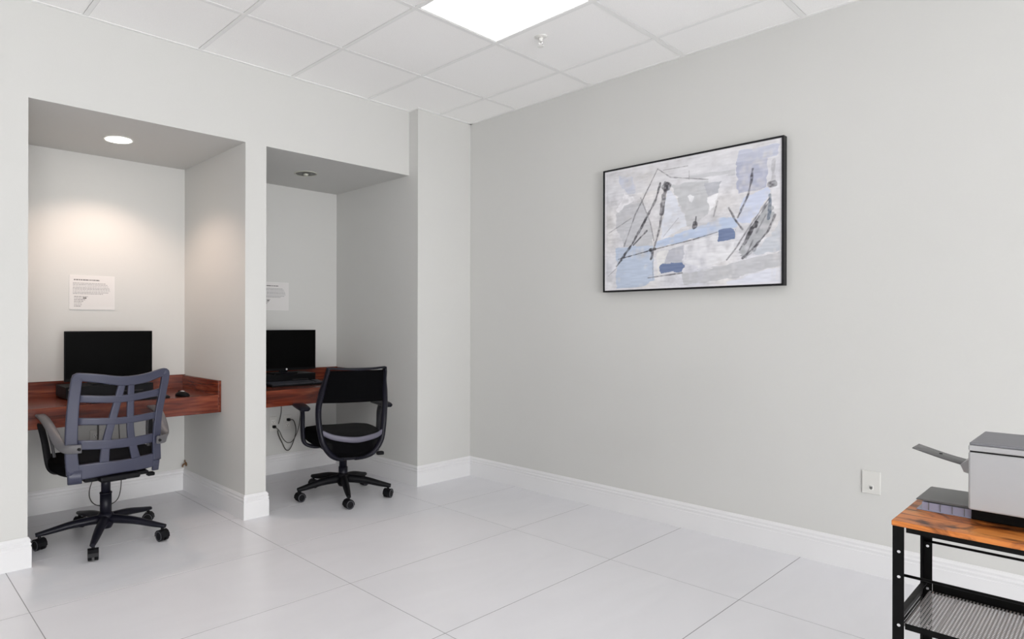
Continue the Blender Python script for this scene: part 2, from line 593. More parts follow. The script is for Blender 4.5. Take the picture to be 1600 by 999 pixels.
# ================================================================= MONITORS
def monitor(cx, cy, label, logo):
    t = thing('monitor', label, 'monitor', (cx, cy, .8015))
    W2, z0, z1 = .260, .0285, .3315
    MB().box((-W2, 0, z0), (W2, .012, z1), bev=.003).box((-.19, .012, z0 + .03), (.19, .04, z1 - .05), bev=.012).build('housing', BEZEL, t)
    MB().box((-W2 + .006, -.0012, z0 + .018), (W2 - .006, .0005, z1 - .006)).build('screen', SCREEN, t)
    MB().box((-.035, .04, .008), (.035, .058, .22), bev=.006).build('stand', BEZEL, t)
    MB().box((-.10, .0, .0), (.10, .13, .010), bev=.004).build('base', BEZEL, t)
    if logo:
        MB().cyl((0, -.003, z0 + .009), (0, .0, z0 + .009), .007, n=16).build('badge', SILVER, t)
    return t
def computer(cx, cy, label, button):
    t = thing('desktop_computer', label, 'computer', (cx, cy, .7255))
    MB().box((-.257, -.06, .004), (.257, .19, .0755), bev=.004).build('case', BEZEL, t)
    for sx in (-1, 1):
        for y in (-.04, .17):
            MB().cyl((sx * .23, y, 0), (sx * .23, y, .005), .01, n=12).build('foot', BLACKP, t)
    MB().box((.05, -.0612, .030), (.19, -.0598, .036)).build('drive_slot', plain('slot_grey', (.02, .02, .02, 1), .4), t)
    if button:
        MB().cyl((-.234, -.066, .058), (-.234, -.0595, .058), .0095, n=18).build('power_button', WHITEP, t)
    return t
monitor(1.212, 4.12, 'black flat monitor on the desk of the left alcove, behind the slatted chair', False)
monitor(2.472, 4.12, 'black flat monitor on the desk of the right alcove, cut off by the pillar', True)
computer(1.212, 4.15, 'low wide black computer with a white round button, under the left monitor', True)
computer(2.472, 4.175, 'low wide black computer under the right alcove monitor, behind the keyboard', False)

def keyboard(x, y, rz, label):
    t = thing('keyboard', label, 'keyboard', (x, y, .7255), rz)
    mm = MB()
    prof = [(-.066, 0), (.066, 0), (.066, .020), (.060, .022), (-.064, .012), (-.066, .010)]
    mm.rings([[Vector((sx, a, b)) for a, b in prof] for sx in (-.222, .222)], smooth=False)
    mm.build('case', BEZEL, t)
    k = MB()
    for r in range(6):
        yy = -.054 + r * .0205
        zz = .0128 + (yy + .064) / .124 * .010
        c = 0
        xx = -.212
        while xx < .205:
            w = .0175
            if r == 0 and -.13 < xx < .0:
                w = .115
            if not (.075 < xx < .085 or .142 < xx < .150):
                k.box((xx, yy - .0085, zz - .002), (xx + w - .0022, yy + .0085, zz + .0055), bev=.0012, seg=1)
            xx += w + .0012
    o = k.build('keys', KEYM, t)
    o['kind'] = 'stuff'
    return t
KEYM = plain('key_caps_black', (0.03, 0.032, 0.042, 1), 0.32)
keyboard(1.25, 3.885, math.radians(-2), 'black keyboard on the left alcove desk, mostly behind the slatted chair back')
keyboard(2.495, 4.030, math.radians(-4), 'black keyboard on the right alcove desk in front of the monitor')

t = thing('computer_mouse', 'small black and silver mouse on the left alcove desk near the raised side panel', 'mouse', (1.565, 3.855, .7255), math.radians(20))
def dome(mb, rx, ry, rz, zc=0, n=20, k=8, ymin=None):
    rings = []
    for a in range(k + 1):
        th = a / k * math.pi / 2
        r, z = math.cos(th), math.sin(th)
        rings.append([Vector((max(r, .01) * rx * math.cos(2 * math.pi * i / n), max(r, .01) * ry * math.sin(2 * math.pi * i / n), zc + z * rz)) for i in range(n)])
    mb.rings(rings)
m = MB(); dome(m, .033, .055, .030, .003); m.build('shell', BEZEL, t)
m = MB(); dome(m, .020, .038, .0325, .003); m.build('top_cover', SILVER, t)
MB().cyl((-.003, .03, .030), (.003, .03, .030), .006, n=12).build('scroll_wheel', BEZEL, t)
m = MB(); m.cyl((0, 0, 0), (0, 0, .0035), .03, n=20); m.build('foot', BEZEL, t)

# ================================================================= PAPER NOTICES
def raster_plane(name, W, Hh, nx, nz, fn, mat_rough=0.8):
    """thin upright sheet in local XZ facing -Y; print held per vertex"""
    me = bpy.data.meshes.new(name)
    xs_ = np.linspace(0, 1, nx)
    zs_ = np.linspace(0, 1, nz)
    U, V = np.meshgrid(xs_, zs_)
    co = np.zeros((nz * nx, 3))
    co[:, 0] = (U.ravel() - .5) * W
    co[:, 2] = (.5 - V.ravel()) * Hh
    idx = np.arange(nz * nx).reshape(nz, nx)
    q = np.stack([idx[1:, :-1], idx[1:, 1:], idx[:-1, 1:], idx[:-1, :-1]], -1).reshape(-1, 4)
    me.from_pydata(co.tolist(), [], q.tolist())
    col = fn(U, V).reshape(-1, 3) / 255.0
    col = np.where(col <= .04045, col / 12.92, ((col + .055) / 1.055) ** 2.4)
    at = me.color_attributes.new('print', 'FLOAT_COLOR', 'POINT')
    at.data.foreach_set('color', np.concatenate([col, np.ones((len(col), 1))], 1).astype(np.float32).ravel())
    mt, nt, b = new_mat(name + '_print')
    va = N(nt, 'ShaderNodeVertexColor', layer_name='print')
    nt.links.new(va.outputs[0], b.inputs['Base Color'])
    b.inputs['Roughness'].default_value = mat_rough
    b.inputs['Specular IOR Level'].default_value = 0.2
    me.materials.append(mt)
    o = bpy.data.objects.new(name, me)
    COL.objects.link(o)
    return o

PAPER_C = (212, 210, 209)
def paper_print(U, V):
    rng = np.random.RandomState(3)
    img = np.ones(U.shape + (3,)) * np.array(PAPER_C, float)
    def word(u0, u1, v, h, c):
        msk = (U > u0) & (U < u1) & (np.abs(V - v) < h)
        img[msk] = c
    def line(u0, u1, v, h, c, wl=(.02, .06)):
        u = u0
        while u < u1:
            w = rng.uniform(*wl)
            word(u, min(u + w, u1), v, h, c)
            u += w + .009
    line(.09, .66, .13, .019, (110, 108, 108))
    for k in range(8):
        line(.07 if k not in (0,) else .07, (.80, .84, .86, .88, .89, .90, .86, .74)[k], .225 + k * .045, .011, (165, 164, 166))
    for k, e in enumerate((.40, .36, .34, .30, .26, .27, .25)):
        line(.10, e, .62 + k * .048, .011, (150, 149, 150))
    line(.30, .37, .665, .018, (90, 88, 88))
    return img

def notice(x, z, label):
    t = thing('paper_notice', label, 'paper', (x, YB - .0035, z))
    o = raster_plane('printed_sheet', .272, .218, 190, 120, paper_print)
    o.parent = t
    o.location = (0, -.0012, 0)
    MB().box((-.137, -.001, -.11), (.137, .003, .11)).build('backing', PAPERB, t)
    return t
PAPERB = plain('paper_white', (0.8, 0.795, 0.79, 1), 0.8, noise=0.01)
notice(1.178, 1.379, 'white printed notice taped to the wall above the monitor in the left alcove')
notice(2.508, 1.396, 'white printed notice on the wall above the monitor in the right alcove')

# ================================================================= WALL OUTLETS AND CORDS
def plate(mb, w=.070, h=.114, d=.006):
    mb.box((-w / 2, -d, -h / 2), (w / 2, 0, h / 2), bev=.0022)
def duplex(x, z, label, which=(1, -1)):
    t = thing('wall_outlet', label, 'outlet', (x, YB - .0005, z))
    m = MB(); plate(m); m.build('cover_plate', PLATE, t)
    for s in (1, -1):
        m = MB()
        m.box((-.016, -.009, s * .02 - .014), (.016, -.0055, s * .02 + .014), bev=.003)
        r = m.build('receptacle', WHITEP, t)
        mm = MB()
        mm.box((-.008, -.0095, s * .02 - .004), (-.0055, -.0088, s * .02 + .006)).box((.0055, -.0095, s * .02 - .004), (.008, -.0088, s * .02 + .006)).cyl((0, -.0095, s * .02 - .009), (0, -.0088, s * .02 - .009), .003, n=10)
        mm.build('slots', BEZEL, r)
    return t
duplex(2.507, .392, 'left duplex wall outlet under the right alcove desk, close to the pillar')
duplex(2.636, .396, 'right duplex wall outlet under the right alcove desk, black plug in its top socket')
duplex(1.199, .43, 'wall outlet under the left alcove desk, seen through the slatted chair back')

def plug_cord(label, plug, pts, pname='power_cord', r=.0035):
    t = thing(pname, label, 'cord', plug)
    p0 = Vector(plug)
    MB().box((-.012, -.028, -.011), (.012, -.0005, .011), bev=.004).build('plug', BEZEL, t)
    MB().tube([Vector(p) - p0 for p in pts], r, n=8).build('cable', CORD, t)
    return t
yo = YB - .0105
plug_cord('black cord looping down from the plug in the right outlet under the right desk', (2.636, yo, .416),
          [(2.636, yo - .028, .416), (2.665, yo - .04, .41), (2.685, yo - .045, .34), (2.672, yo - .04, .26), (2.635, yo - .035, .185), (2.60, yo - .033, .185), (2.565, yo - .03, .25), (2.535, yo - .03, .31), (2.53, yo - .03, .345)], r=.004)
plug_cord('dark cord from the lower socket of the left outlet rising to the right desk', (2.507, yo, .372),
          [(2.507, yo - .028, .372), (2.53, yo - .05, .345), (2.56, yo - .05, .285), (2.60, yo - .052, .245), (2.65, yo - .05, .25), (2.70, yo - .05, .33), (2.722, yo - .05, .45), (2.718, yo - .06, .56), (2.70, yo - .07, .695)], r=.003)
t = thing('hanging_cable', 'thin black cable dropping from the right desk beside the left outlet', 'cable', (2.60, YB - .03, .35))
MB().tube([(-.03, 0, .345), (-.028, .005, .22), (-.03, .01, .12), (-.052, .01, .04)], .003).build('cable', CORD, t)
plug_cord('black cord plugged in below the left desk, seen through the slatted chair', (1.199, yo, .41),
          [(1.199, yo - .028, .41), (1.200, yo - .05, .44), (1.201, yo - .05, .52), (1.20, yo - .05, .62), (1.2, yo - .05, .695)], r=.0035)
t = thing('looped_cable', 'thin black cable loop hanging behind the post of the slatted chair', 'cable', (1.24, 4.30, .012))
MB().tube([(-.055, 0, .685), (-.05, 0, .45), (-.062, 0, .24), (-.098, 0, .11), (-.092, 0, .045), (-.055, 0, .004), (0, 0, -.006), (.05, 0, .002), (.083, 0, .042), (.096, 0, .14), (.09, 0, .30), (.08, 0, .50), (.075, 0, .685)], .003).build('cable', CORD, t)

t = thing('cable_stub', 'small brown cable stub poking from the wall in the back corner of the left alcove', 'cable', (X1 - .001, 4.345, .185))
MB().cyl((0, 0, 0), (-.004, 0, 0), .014, n=14).build('grommet', BRASS, t)
MB().tube([(-.003, 0, .004), (-.02, .002, .0), (-.026, .003, -.018)], .006).tube([(-.003, 0, .006), (-.012, -.004, .02), (-.012, -.006, .032)], .004).build('cable', BRASS, t)

# jack plate on the right wall
t = thing('wall_jack', 'white wall plate with one small phone jack on the right wall beside the printer table', 'outlet', (WX - .0005, .807, .434))
MB().box((-.006, -.036, -.054), (0, .036, .054), bev=.0022).build('cover_plate', PLATE, t)
MB().box((-.008, -.009, -.034), (-.0055, .009, -.012), bev=.001).build('jack', WHITEP, t)
MB().box((-.0088, -.006, -.029), (-.0078, .006, -.018)).box((-.0088, -.003, -.032), (-.0078, .003, -.028)).box((-.0088, -.007, -.016), (-.0078, .007, -.0145)).build('socket_opening', plain('socket_shadow_grey', (.12, .12, .115, 1), .6), t)

# ================================================================= PAINTING
PAINT_POLYS = [
  ( [(0.015, 0.012), (0.528, 0.008), (1.002, 0.025), (1.003, 0.311), (0.55, 0.21), (0.016, 0.231)] , (206, 206, 212) , 0.6 ),
  ( [(0.098, 0.048), (0.19, 0.084), (0.2, 0.222), (0.142, 0.202), (0.102, 0.125)] , (184, 189, 206) , 0.9 ),
  ( [(0.08, 0.336), (0.13, 0.207), (0.196, 0.237), (0.19, 0.281), (0.105, 0.356)] , (226, 225, 230) , 0.9 ),
  ( [(0.074, 0.367), (0.142, 0.31), (0.25, 0.293), (0.315, 0.556), (0.309, 0.674), (0.131, 0.637), (0.08, 0.507)] , (182, 183, 189) , 0.85 ),
  ( [(0.399, 0.177), (0.366, 0.564), (0.355, 0.621), (0.518, 0.529), (0.466, 0.348)] , (206, 211, 224) , 0.8 ),
  ( [(0.422, 0.203), (0.55, 0.203), (0.632, 0.215), (0.637, 0.464), (0.518, 0.536), (0.487, 0.396)] , (182, 184, 188) , 0.85 ),
  ( [(0.611, 0.225), (0.697, 0.23), (0.692, 0.316), (0.632, 0.326)] , (172, 174, 183) , 0.9 ),
  ( [(0.528, 0.149), (0.778, 0.161), (0.778, 0.201), (0.528, 0.18)] , (186, 187, 192) , 0.8 ),
  ( [(0.783, 0.116), (0.928, 0.114), (0.929, 0.322), (0.788, 0.347)] , (166, 170, 193) , 0.95 ),
  ( [(0.785, 0.036), (0.989, 0.041), (0.977, 0.121), (0.879, 0.134), (0.788, 0.12)] , (178, 183, 204) , 0.85 ),
  ( [(0.816, 0.376), (0.937, 0.323), (0.949, 0.354), (0.852, 0.568), (0.779, 0.543)] , (188, 197, 222) , 0.9 ),
  ( [(0.332, 0.633), (0.55, 0.551), (0.731, 0.492), (0.774, 0.515), (0.784, 0.577), (0.692, 0.6), (0.466, 0.653), (0.321, 0.682)] , (172, 188, 216) , 0.95 ),
  ( [(0.078, 0.646), (0.309, 0.656), (0.321, 0.926), (0.263, 0.975), (0.079, 0.984)] , (170, 185, 209) , 0.9 ),
  ( [(0.508, 0.669), (0.692, 0.624), (0.779, 0.677), (0.751, 0.807), (0.592, 0.86), (0.508, 0.811)] , (216, 216, 221) , 0.85 ),
  ( [(0.411, 0.701), (0.503, 0.676), (0.488, 0.816), (0.378, 0.806)] , (174, 176, 187) , 0.9 ),
  ( [(0.488, 0.895), (0.732, 0.846), (0.999, 0.782), (0.999, 0.878), (0.732, 0.955), (0.499, 0.981)] , (180, 181, 186) , 0.9 ),
  ( [(0.866, 0.767), (0.955, 0.649), (0.999, 0.528), (0.999, 0.775), (0.88, 0.797)] , (180, 186, 196) , 0.85 ),
  ( [(0.789, 0.765), (0.853, 0.594), (0.944, 0.415), (0.968, 0.523), (0.907, 0.681), (0.834, 0.81)] , (160, 162, 167) , 0.9 ),
  ( [(0.732, 0.971), (0.999, 0.886), (0.999, 1.001), (0.732, 1.001)] , (204, 207, 221) , 0.85 ),
  ( [(0.52, 0.303), (0.537, 0.29), (0.558, 0.318), (0.545, 0.352), (0.529, 0.34)] , (222, 222, 226) , 0.9 ),
  ( [(0.627, 0.331), (0.692, 0.322), (0.682, 0.363), (0.647, 0.445), (0.632, 0.38)] , (228, 228, 232) , 0.9 ),
  ( [(0.338, 0.706), (0.411, 0.701), (0.378, 0.856), (0.338, 0.898)] , (218, 217, 216) , 0.8 ),
  ( [(0.682, 0.598), (0.707, 0.588), (0.755, 0.58), (0.771, 0.594), (0.769, 0.665), (0.722, 0.669), (0.69, 0.673)] , (106, 122, 160) , 1 ),
  ( [(0.358, 0.819), (0.378, 0.802), (0.422, 0.81), (0.488, 0.803), (0.5, 0.827), (0.492, 0.875), (0.423, 0.878), (0.372, 0.886), (0.353, 0.863)] , (104, 120, 158) , 1 ),
]
PAINT_STROKES = [
  ( [(0.343, 0.053), (0.262, 0.25), (0.203, 0.39), (0.131, 0.637)] , 0.005 , 0.55 , (52, 50, 56) ),
  ( [(0.36, 0.168), (0.332, 0.294), (0.286, 0.403), (0.191, 0.614), (0.081, 0.801)] , 0.009 , 0.85 , (52, 50, 56) ),
  ( [(0.277, 0.533), (0.191, 0.637)] , 0.008 , 0.75 , (52, 50, 56) ),
  ( [(0.399, 0.184), (0.377, 0.318), (0.368, 0.418)] , 0.02 , 0.7 , (52, 50, 56) ),
  ( [(0.399, 0.184), (0.39, 0.221)] , 0.03 , 0.6 , (52, 50, 56) ),
  ( [(0.368, 0.418), (0.349, 0.561), (0.321, 0.676)] , 0.009 , 0.65 , (52, 50, 56) ),
  ( [(0.315, 0.689), (0.304, 0.762)] , 0.013 , 0.75 , (52, 50, 56) ),
  ( [(0.093, 0.743), (0.315, 0.689), (0.55, 0.64), (0.682, 0.602)] , 0.004 , 0.85 , (52, 50, 56) ),
  ( [(0.304, 0.685), (0.327, 0.685)] , 0.016 , 0.85 , (52, 50, 56) ),
  ( [(0.238, 0.261), (0.297, 0.465), (0.321, 0.616)] , 0.004 , 0.5 , (52, 50, 56) ),
  ( [(0.029, 0.515), (0.178, 0.415)] , 0.004 , 0.4 , (52, 50, 56) ),
  ( [(0.343, 0.053), (0.421, 0.138), (0.632, 0.203)] , 0.004 , 0.5 , (52, 50, 56) ),
  ( [(0.377, 0.072), (0.518, 0.073)] , 0.003 , 0.4 , (52, 50, 56) ),
  ( [(0.528, 0.113), (0.528, 0.177)] , 0.004 , 0.4 , (52, 50, 56) ),
  ( [(0.567, 0.469), (0.564, 0.515)] , 0.008 , 0.8 , (52, 50, 56) ),
  ( [(0.564, 0.515), (0.56, 0.543)] , 0.017 , 0.85 , (52, 50, 56) ),
  ( [(0.861, 0.182), (0.854, 0.266), (0.838, 0.367), (0.788, 0.511)] , 0.008 , 0.75 , (52, 50, 56) ),
  ( [(0.741, 0.435), (0.774, 0.528), (0.812, 0.601)] , 0.007 , 0.75 , (52, 50, 56) ),
  ( [(0.942, 0.382), (0.944, 0.453), (0.938, 0.543)] , 0.01 , 0.65 , (58, 76, 100) ),
  ( [(0.942, 0.402), (0.843, 0.593), (0.779, 0.73), (0.731, 0.812)] , 0.005 , 0.6 , (52, 50, 56) ),
  ( [(0.88, 0.565), (0.848, 0.633), (0.819, 0.706)] , 0.015 , 0.85 , (52, 50, 56) ),
  ( [(0.968, 0.523), (0.934, 0.632), (0.88, 0.722), (0.812, 0.807)] , 0.007 , 0.65 , (52, 50, 56) ),
  ( [(0.961, 0.154), (0.955, 0.314)] , 0.016 , 0.2 , (52, 50, 56) ),
  ( [(0.947, 0.307), (0.965, 0.309)] , 0.02 , 0.65 , (52, 50, 56) ),
  ( [(0.933, 0.439), (0.862, 0.582), (0.798, 0.746)] , 0.005 , 0.5 , (52, 50, 56) ),
  ( [(0.866, 0.754), (0.885, 0.717)] , 0.012 , 0.4 , (52, 50, 56) ),
  ( [(0.682, 0.376), (0.662, 0.483)] , 0.005 , 0.4 , (52, 50, 56) ),
  ( [(0.284, 0.911), (0.488, 0.887)] , 0.005 , 0.65 , (52, 50, 56) ),
  ( [(0.081, 0.816), (0.023, 0.878)] , 0.004 , 0.35 , (52, 50, 56) ),
  ( [(0.466, 0.463), (0.378, 0.594)] , 0.003 , 0.35 , (52, 50, 56) ),
  ( [(0.862, 0.687), (0.834, 0.777)] , 0.006 , 0.45 , (52, 50, 56) ),
  ( [(0.315, 0.689), (0.315, 0.926)] , 0.003 , 0.4 , (52, 50, 56) ),
  ( [(0.925, 0.515), (0.88, 0.637)] , 0.005 , 0.4 , (52, 50, 56) ),
]

def art(U, V):
    rng = np.random.RandomState(11)
    h, w = U.shape
    def smooth_noise(sx, sy):
        g = rng.rand(sy + 2, sx + 2)
        fx, fy = U * sx, V * sy
        ix, iy = fx.astype(int), fy.astype(int)
        tx, ty = fx - ix, fy - iy
        tx, ty = tx * tx * (3 - 2 * tx), ty * ty * (3 - 2 * ty)
        return (g[iy, ix] * (1 - tx) + g[iy, ix + 1] * tx) * (1 - ty) + (g[iy + 1, ix] * (1 - tx) + g[iy + 1, ix + 1] * tx) * ty
    n1 = smooth_noise(12, 10); n2 = smooth_noise(60, 30); n3 = smooth_noise(26, 90); n4 = smooth_noise(7, 5); n5 = smooth_noise(90, 70); n6 = smooth_noise(30, 22)
    img = np.ones((h, w, 3)) * np.array([203, 202, 207.])
    img += ((n1 - .5) * 22 + (n3 - .5) * 14 + (n6 - .5) * 22 + (n5 - .5) * 10)[..., None]
    img += (n4 - .5)[..., None] * np.array([10, 6, -4.])
    wx = U + (n2 - .5) * .018 + (n5 - .5) * .006
    wy = V + (n3 - .5) * .018 + (n6 - .5) * .010
    asp = 1.335
    for pts, col, al in PAINT_POLYS:
        ins = np.zeros(U.shape, bool)
        n = len(pts)
        for i in range(n):
            (xa, ya), (xb, yb) = pts[i], pts[(i + 1) % n]
            c = ((ya > wy) != (yb > wy)) & (wx < (xb - xa) * (wy - ya) / (yb - ya + 1e-12) + xa)
            ins ^= c
        a = al * (1 if al > .95 else np.clip(.62 + (n2 + n1 + n6 - 1.1) * .9, .25, 1))
        c = np.array(col, float) + ((n3 - .5) * 14 + (n1 - .5) * 6)[..., None]
        img = np.where(ins[..., None], img * (1 - np.asarray(a)[..., None] if np.ndim(a) else img * (1 - a)) + c * (np.asarray(a)[..., None] if np.ndim(a) else a), img) if np.ndim(a) else np.where(ins[..., None], img * (1 - a) + c * a, img)
    for pts, wd, al, col in PAINT_STROKES:
        best = np.full(U.shape, 1e9)
        for (xa, ya), (xb, yb) in zip(pts, pts[1:]):
            dx, dy = (xb - xa), (yb - ya) / asp
            px, py = U - xa, (V - ya) / asp
            t_ = np.clip((px * dx + py * dy) / (dx * dx + dy * dy + 1e-12), 0, 1)
            best = np.minimum(best, np.hypot(px - t_ * dx, py - t_ * dy))
        wd2 = wd * .8 * (.4 + n2 * .9)
        a = al * np.clip((wd2 - best) / .0035 + .5, 0, 1) * np.clip(.3 + n5 * .8, 0, 1)
        img = img * (1 - a[..., None]) + np.array(col, float) * a[..., None]
    edge = (U < .012) | (U > .988) | (V < .014) | (V > .986)
    img = np.where(edge[..., None], img * .5 + np.array([222, 221, 226.]) * .5, img)
    g = img.mean(-1, keepdims=True)
    img = (g + (img - g) * .80) * 1.03
    return np.clip(img, 0, 247)
ya, yb_, za, zb = 1.166, 2.192, 1.384, 2.155
t = thing('framed_painting', 'abstract grey, white and blue painting in a thin black frame on the right wall', 'painting', (WX - .0005, (ya + yb_) / 2, (za + zb) / 2))
hy, hz = (yb_ - ya) / 2, (zb - za) / 2
m = MB()
fw, fd = .0095, .045
m.box((-fd, -hy, -hz), (0, -hy + fw, hz)).box((-fd, hy - fw, -hz), (0, hy, hz)).box((-fd, -hy + fw, -hz), (0, hy - fw, -hz + fw)).box((-fd, -hy + fw, hz - fw), (0, hy - fw, hz))
m.build('frame', FRAMEB, t)
o = raster_plane('canvas', 2 * (hy - fw), 2 * (hz - fw), 500, 375, art, .7)
o.parent = t
o.location = (-.039, 0, 0)
o.rotation_euler = (0, 0, -math.pi / 2)
MB().box((-.036, -hy + fw + .0005, -hz + fw + .0005), (-.004, hy - fw - .0005, hz - fw - .0005)).build('stretcher', PAPERB, t)

# ================================================================= OFFICE CHAIRS
WR = .0292
def caster(parent, p, yaw):
    m = MB()
    c, s = math.cos(yaw), math.sin(yaw)
    M = Matrix.Translation(p) @ Matrix.Rotation(yaw, 4, 'Z')
    def P(x, y, z): return M @ Vector((x, y, z))
    m.mi = 0
    for sx in (-1, 1):
        m.cyl(P(sx * .006, 0, WR), P(sx * .024, 0, WR), WR, n=22)
    # hood over the wheels
    rings = []
    for a in range(7):
        th = math.radians(-10 + a * 33)
        y, z = math.cos(th) * .0325, WR + math.sin(th) * .0325
        y2, z2 = math.cos(th) * .0296, WR + math.sin(th) * .0296
        rings.append([P(-.0255, y, z), P(.0255, y, z), P(.0255, y2, z2), P(-.0255, y2, z2)])
    m.rings(rings, smooth=False)
    m.cyl(P(0, 0, .05), P(0, 0, .078), .008, n=12)
    m.mi = 1
    for sx in (-1, 1):
        ring = lambda r, x: [P(sx * x, r * math.cos(2 * math.pi * i / 20), WR + r * math.sin(2 * math.pi * i / 20)) for i in range(20)]
        m.rings([ring(.0255, .0235), ring(.0255, .0252), ring(.0225, .0252), ring(.0225, .0235)], cap=False)
    return m.build('caster', [BLACKP, RIMG], parent)

def star_base(t, phase, R, mat, tipz=.080, hubz=(.085, .145), yaws=None, LTH=(.046, .036, .027, .018)):
    MB().lathe([(.030, hubz[0] - .02), (.040, hubz[0]), (.043, hubz[1] - .01), (.036, hubz[1]), (.030, hubz[1] + .005)], n=28).build('hub', mat, t)
    for k in range(5):
        a = phase + k * 2 * math.pi / 5
        d = Vector((math.cos(a), math.sin(a), 0))
        sd = Vector((-d.y, d.x, 0))
        m = MB()
        z0, z1 = (hubz[0] + hubz[1]) / 2, tipz
        pts = [d * .03 + Vector((0, 0, z0)), d * (R * .5) + Vector((0, 0, z0 * .62 + z1 * .38 + .006)), d * (R * .85) + Vector((0, 0, z0 * .15 + z1 * .85 + .004)), d * (R + .018) + Vector((0, 0, z1))]
        m.sweep(pts, [.052, .046, .036, .026], [sd] * 4, LTH, sub=4)
        lg = m.build('leg', mat, t)
        caster(lg, d * R + Vector((0, 0, 0.0003)), (yaws[k] if yaws else a + .6))

def cushion(mb, W, D, z0, z1, cy, front_drop=.02, nr=40, e=3.2, crown=.012):
    """rounded superellipse seat pad"""
    def ring(s, z, dz=0):
        out = []
        for i in range(nr):
            a = 2 * math.pi * i / nr
            ca, sa = math.cos(a), math.sin(a)
            x = math.copysign(abs(ca) ** (2 / e), ca) * W / 2 * s
            y = math.copysign(abs(sa) ** (2 / e), sa) * D / 2 * s
            zz = z - front_drop * max(0, (y / (D / 2)) - .4) ** 2 * 2.0 + .012 * (x / (W / 2)) ** 2
            out.append(Vector((x, y + cy, zz)))
        return out
    th = z1 - z0
    mb.rings([ring(.90, z0), ring(.97, z0 + th * .18), ring(1.0, z0 + th * .5), ring(.985, z0 + th * .8), ring(.93, z1), ring(.7, z1 + crown * .6), ring(.4, z1 + crown * .9), ring(.08, z1 + crown)])

BRACEM = plain('brace_grey', (.045, .045, .05, 1), .45)
# ---- chair one: slatted slate-blue back, grey loop arms
ch = thing('office_chair', 'swivel office chair with slate-blue slatted back and grey loop arms, at the left desk', 'chair', (1.051, 3.645, 0), math.radians(0))
star_base(ch, math.radians(171.6), .318, NAVYP, yaws=[math.radians(a) for a in (20, -15, 15, 60, -40)])
MB().cyl((0, 0, .12), (0, 0, .252), .030, n=24).cyl((0, 0, .252), (0, 0, .258), .032, n=24).build('column_sleeve', NAVYP, ch)
MB().cyl((0, 0, .255), (0, 0, .36), .024, n=24).build('gas_lift', NAVYP, ch)
MB().box((-.07, -.16, .345), (.07, .12, .385), bev=.012).box((-.05, -.06, .33), (.05, .06, .35), bev=.006).box((-.16, -.20, .37), (.16, .16, .392), bev=.008).build('tilt_mechanism', BLACKP, ch)
m = MB(); m.tube([(.05, -.03, .368), (.16, -.05, .366), (.205, -.07, .352)], .006); m.box((.195, -.095, .330), (.235, -.055, .350), bev=.006, M=Matrix.Rotation(0, 4, 'X')); m.build('height_lever', BLACKP, ch)
m = MB(); cushion(m, .55, .48, .385, .462, .04); m.build('seat', BLACKF, ch)

def yb1(x, z):
    u = x / .23
    return -.205 - .045 * (1 - min(1, u * u)) - .10 * (z - .62) - .25 * max(0, z - .72) ** 2
def lattice(mb, pts, widths, th, off=0.0, sub=6):
    """bar lying in the curved back surface: pts (x,z)"""
    P = catmull([Vector((x, 0, z)) for x, z in pts], sub)
    W = catmull([Vector((w, 0, 0)) for w in (widths if isinstance(widths, list) else [widths] * len(pts))], sub)
    rings = []
    for i, p in enumerate(P):
        d = (P[min(i + 1, len(P) - 1)] - P[max(i - 1, 0)]).normalized()
        s = Vector((-d.z, 0, d.x))
        w = W[i].x / 2
        ring = []
        c = .003
        e = .0075
        for a, b in ((w, -th / 2 + c), (w, th / 2 - c), (w - c, th / 2), (w - e, th / 2), (-w + e, th / 2), (-w + c, th / 2), (-w, th / 2 - c), (-w, -th / 2 + c), (-w + c, -th / 2), (-w + e, -th / 2), (w - e, -th / 2), (w - c, -th / 2)):
            q = p + s * a
            ring.append(Vector((q.x, yb1(q.x, q.z) + b + off, q.z)))
        rings.append(ring)
    mb.rings(rings)
m = MB()
T = .018
lattice(m, [(-.212, .42), (-.223, .52), (-.225, .65), (-.219, .80), (-.212, .885), (-.210, .908), (-.200, .914), (-.12, .905), (.0, .886), (.11, .893), (.19, .913), (.222, .919), (.232, .914), (.233, .885), (.222, .80), (.203, .68), (.198, .56), (.205, .44)],
        [.058, .056, .054, .050, .046, .044, .042, .044, .048, .048, .044, .042, .042, .042, .042, .044, .046, .048], T + .006, -.001, sub=4)
m.build('back_frame', SLATE, ch)
bars = [([(-.20, .805), (0, .793), (.205, .812)], .037, .0006), ([(-.20, .690), (0, .679), (.19, .688)], .036, .0012),
        ([(-.20, .570), (0, .560), (.19, .566)], .048, .0018)]
for pts, w, off in bars:
    m = MB(); lattice(m, pts, w, T - .002, off); m.build('back_slat', SLATE, ch)
for pts, w, off in (([(.002, .885), (-.030, .74), (-.066, .58), (-.075, .45)], [.034, .038, .040, .048], .0024), ([(.044, .885), (.046, .74), (.053, .60), (.090, .45)], [.032, .036, .038, .048], .0030)):
    m = MB(); lattice(m, pts, w, T - .002, off); m.build('back_rib', SLATE, ch)
m = MB()
lattice(m, [(-.205, .428), (-.10, .436), (0, .438), (.10, .440), (.20, .444)], [.078, .074, .066, .070, .074], T + .003, 0.0)
lattice(m, [(-.207, .44), (-.204, .372)], [.060, .060], T + .006, -.002)
lattice(m, [(.20, .44), (.197, .385)], [.040, .036], T + .006, -.002)
m.build('back_lower_rail', SLATE, ch)
m = MB()
rings = []
for k in range(13):
    z = .44 + k * .037
    xa_, xb2 = -.20, .20
    rings.append([Vector((x, yb1(x, z) + .014, z)) for x in np.linspace(xa_, xb2, 13)])
m.rings(rings, closed=False, cap=False)
m.build('mesh_fabric', CMESH1, ch)
MB().box((-.10, -.262, .372), (.10, -.13, .400), bev=.010).build('back_bracket', BLACKP, ch)
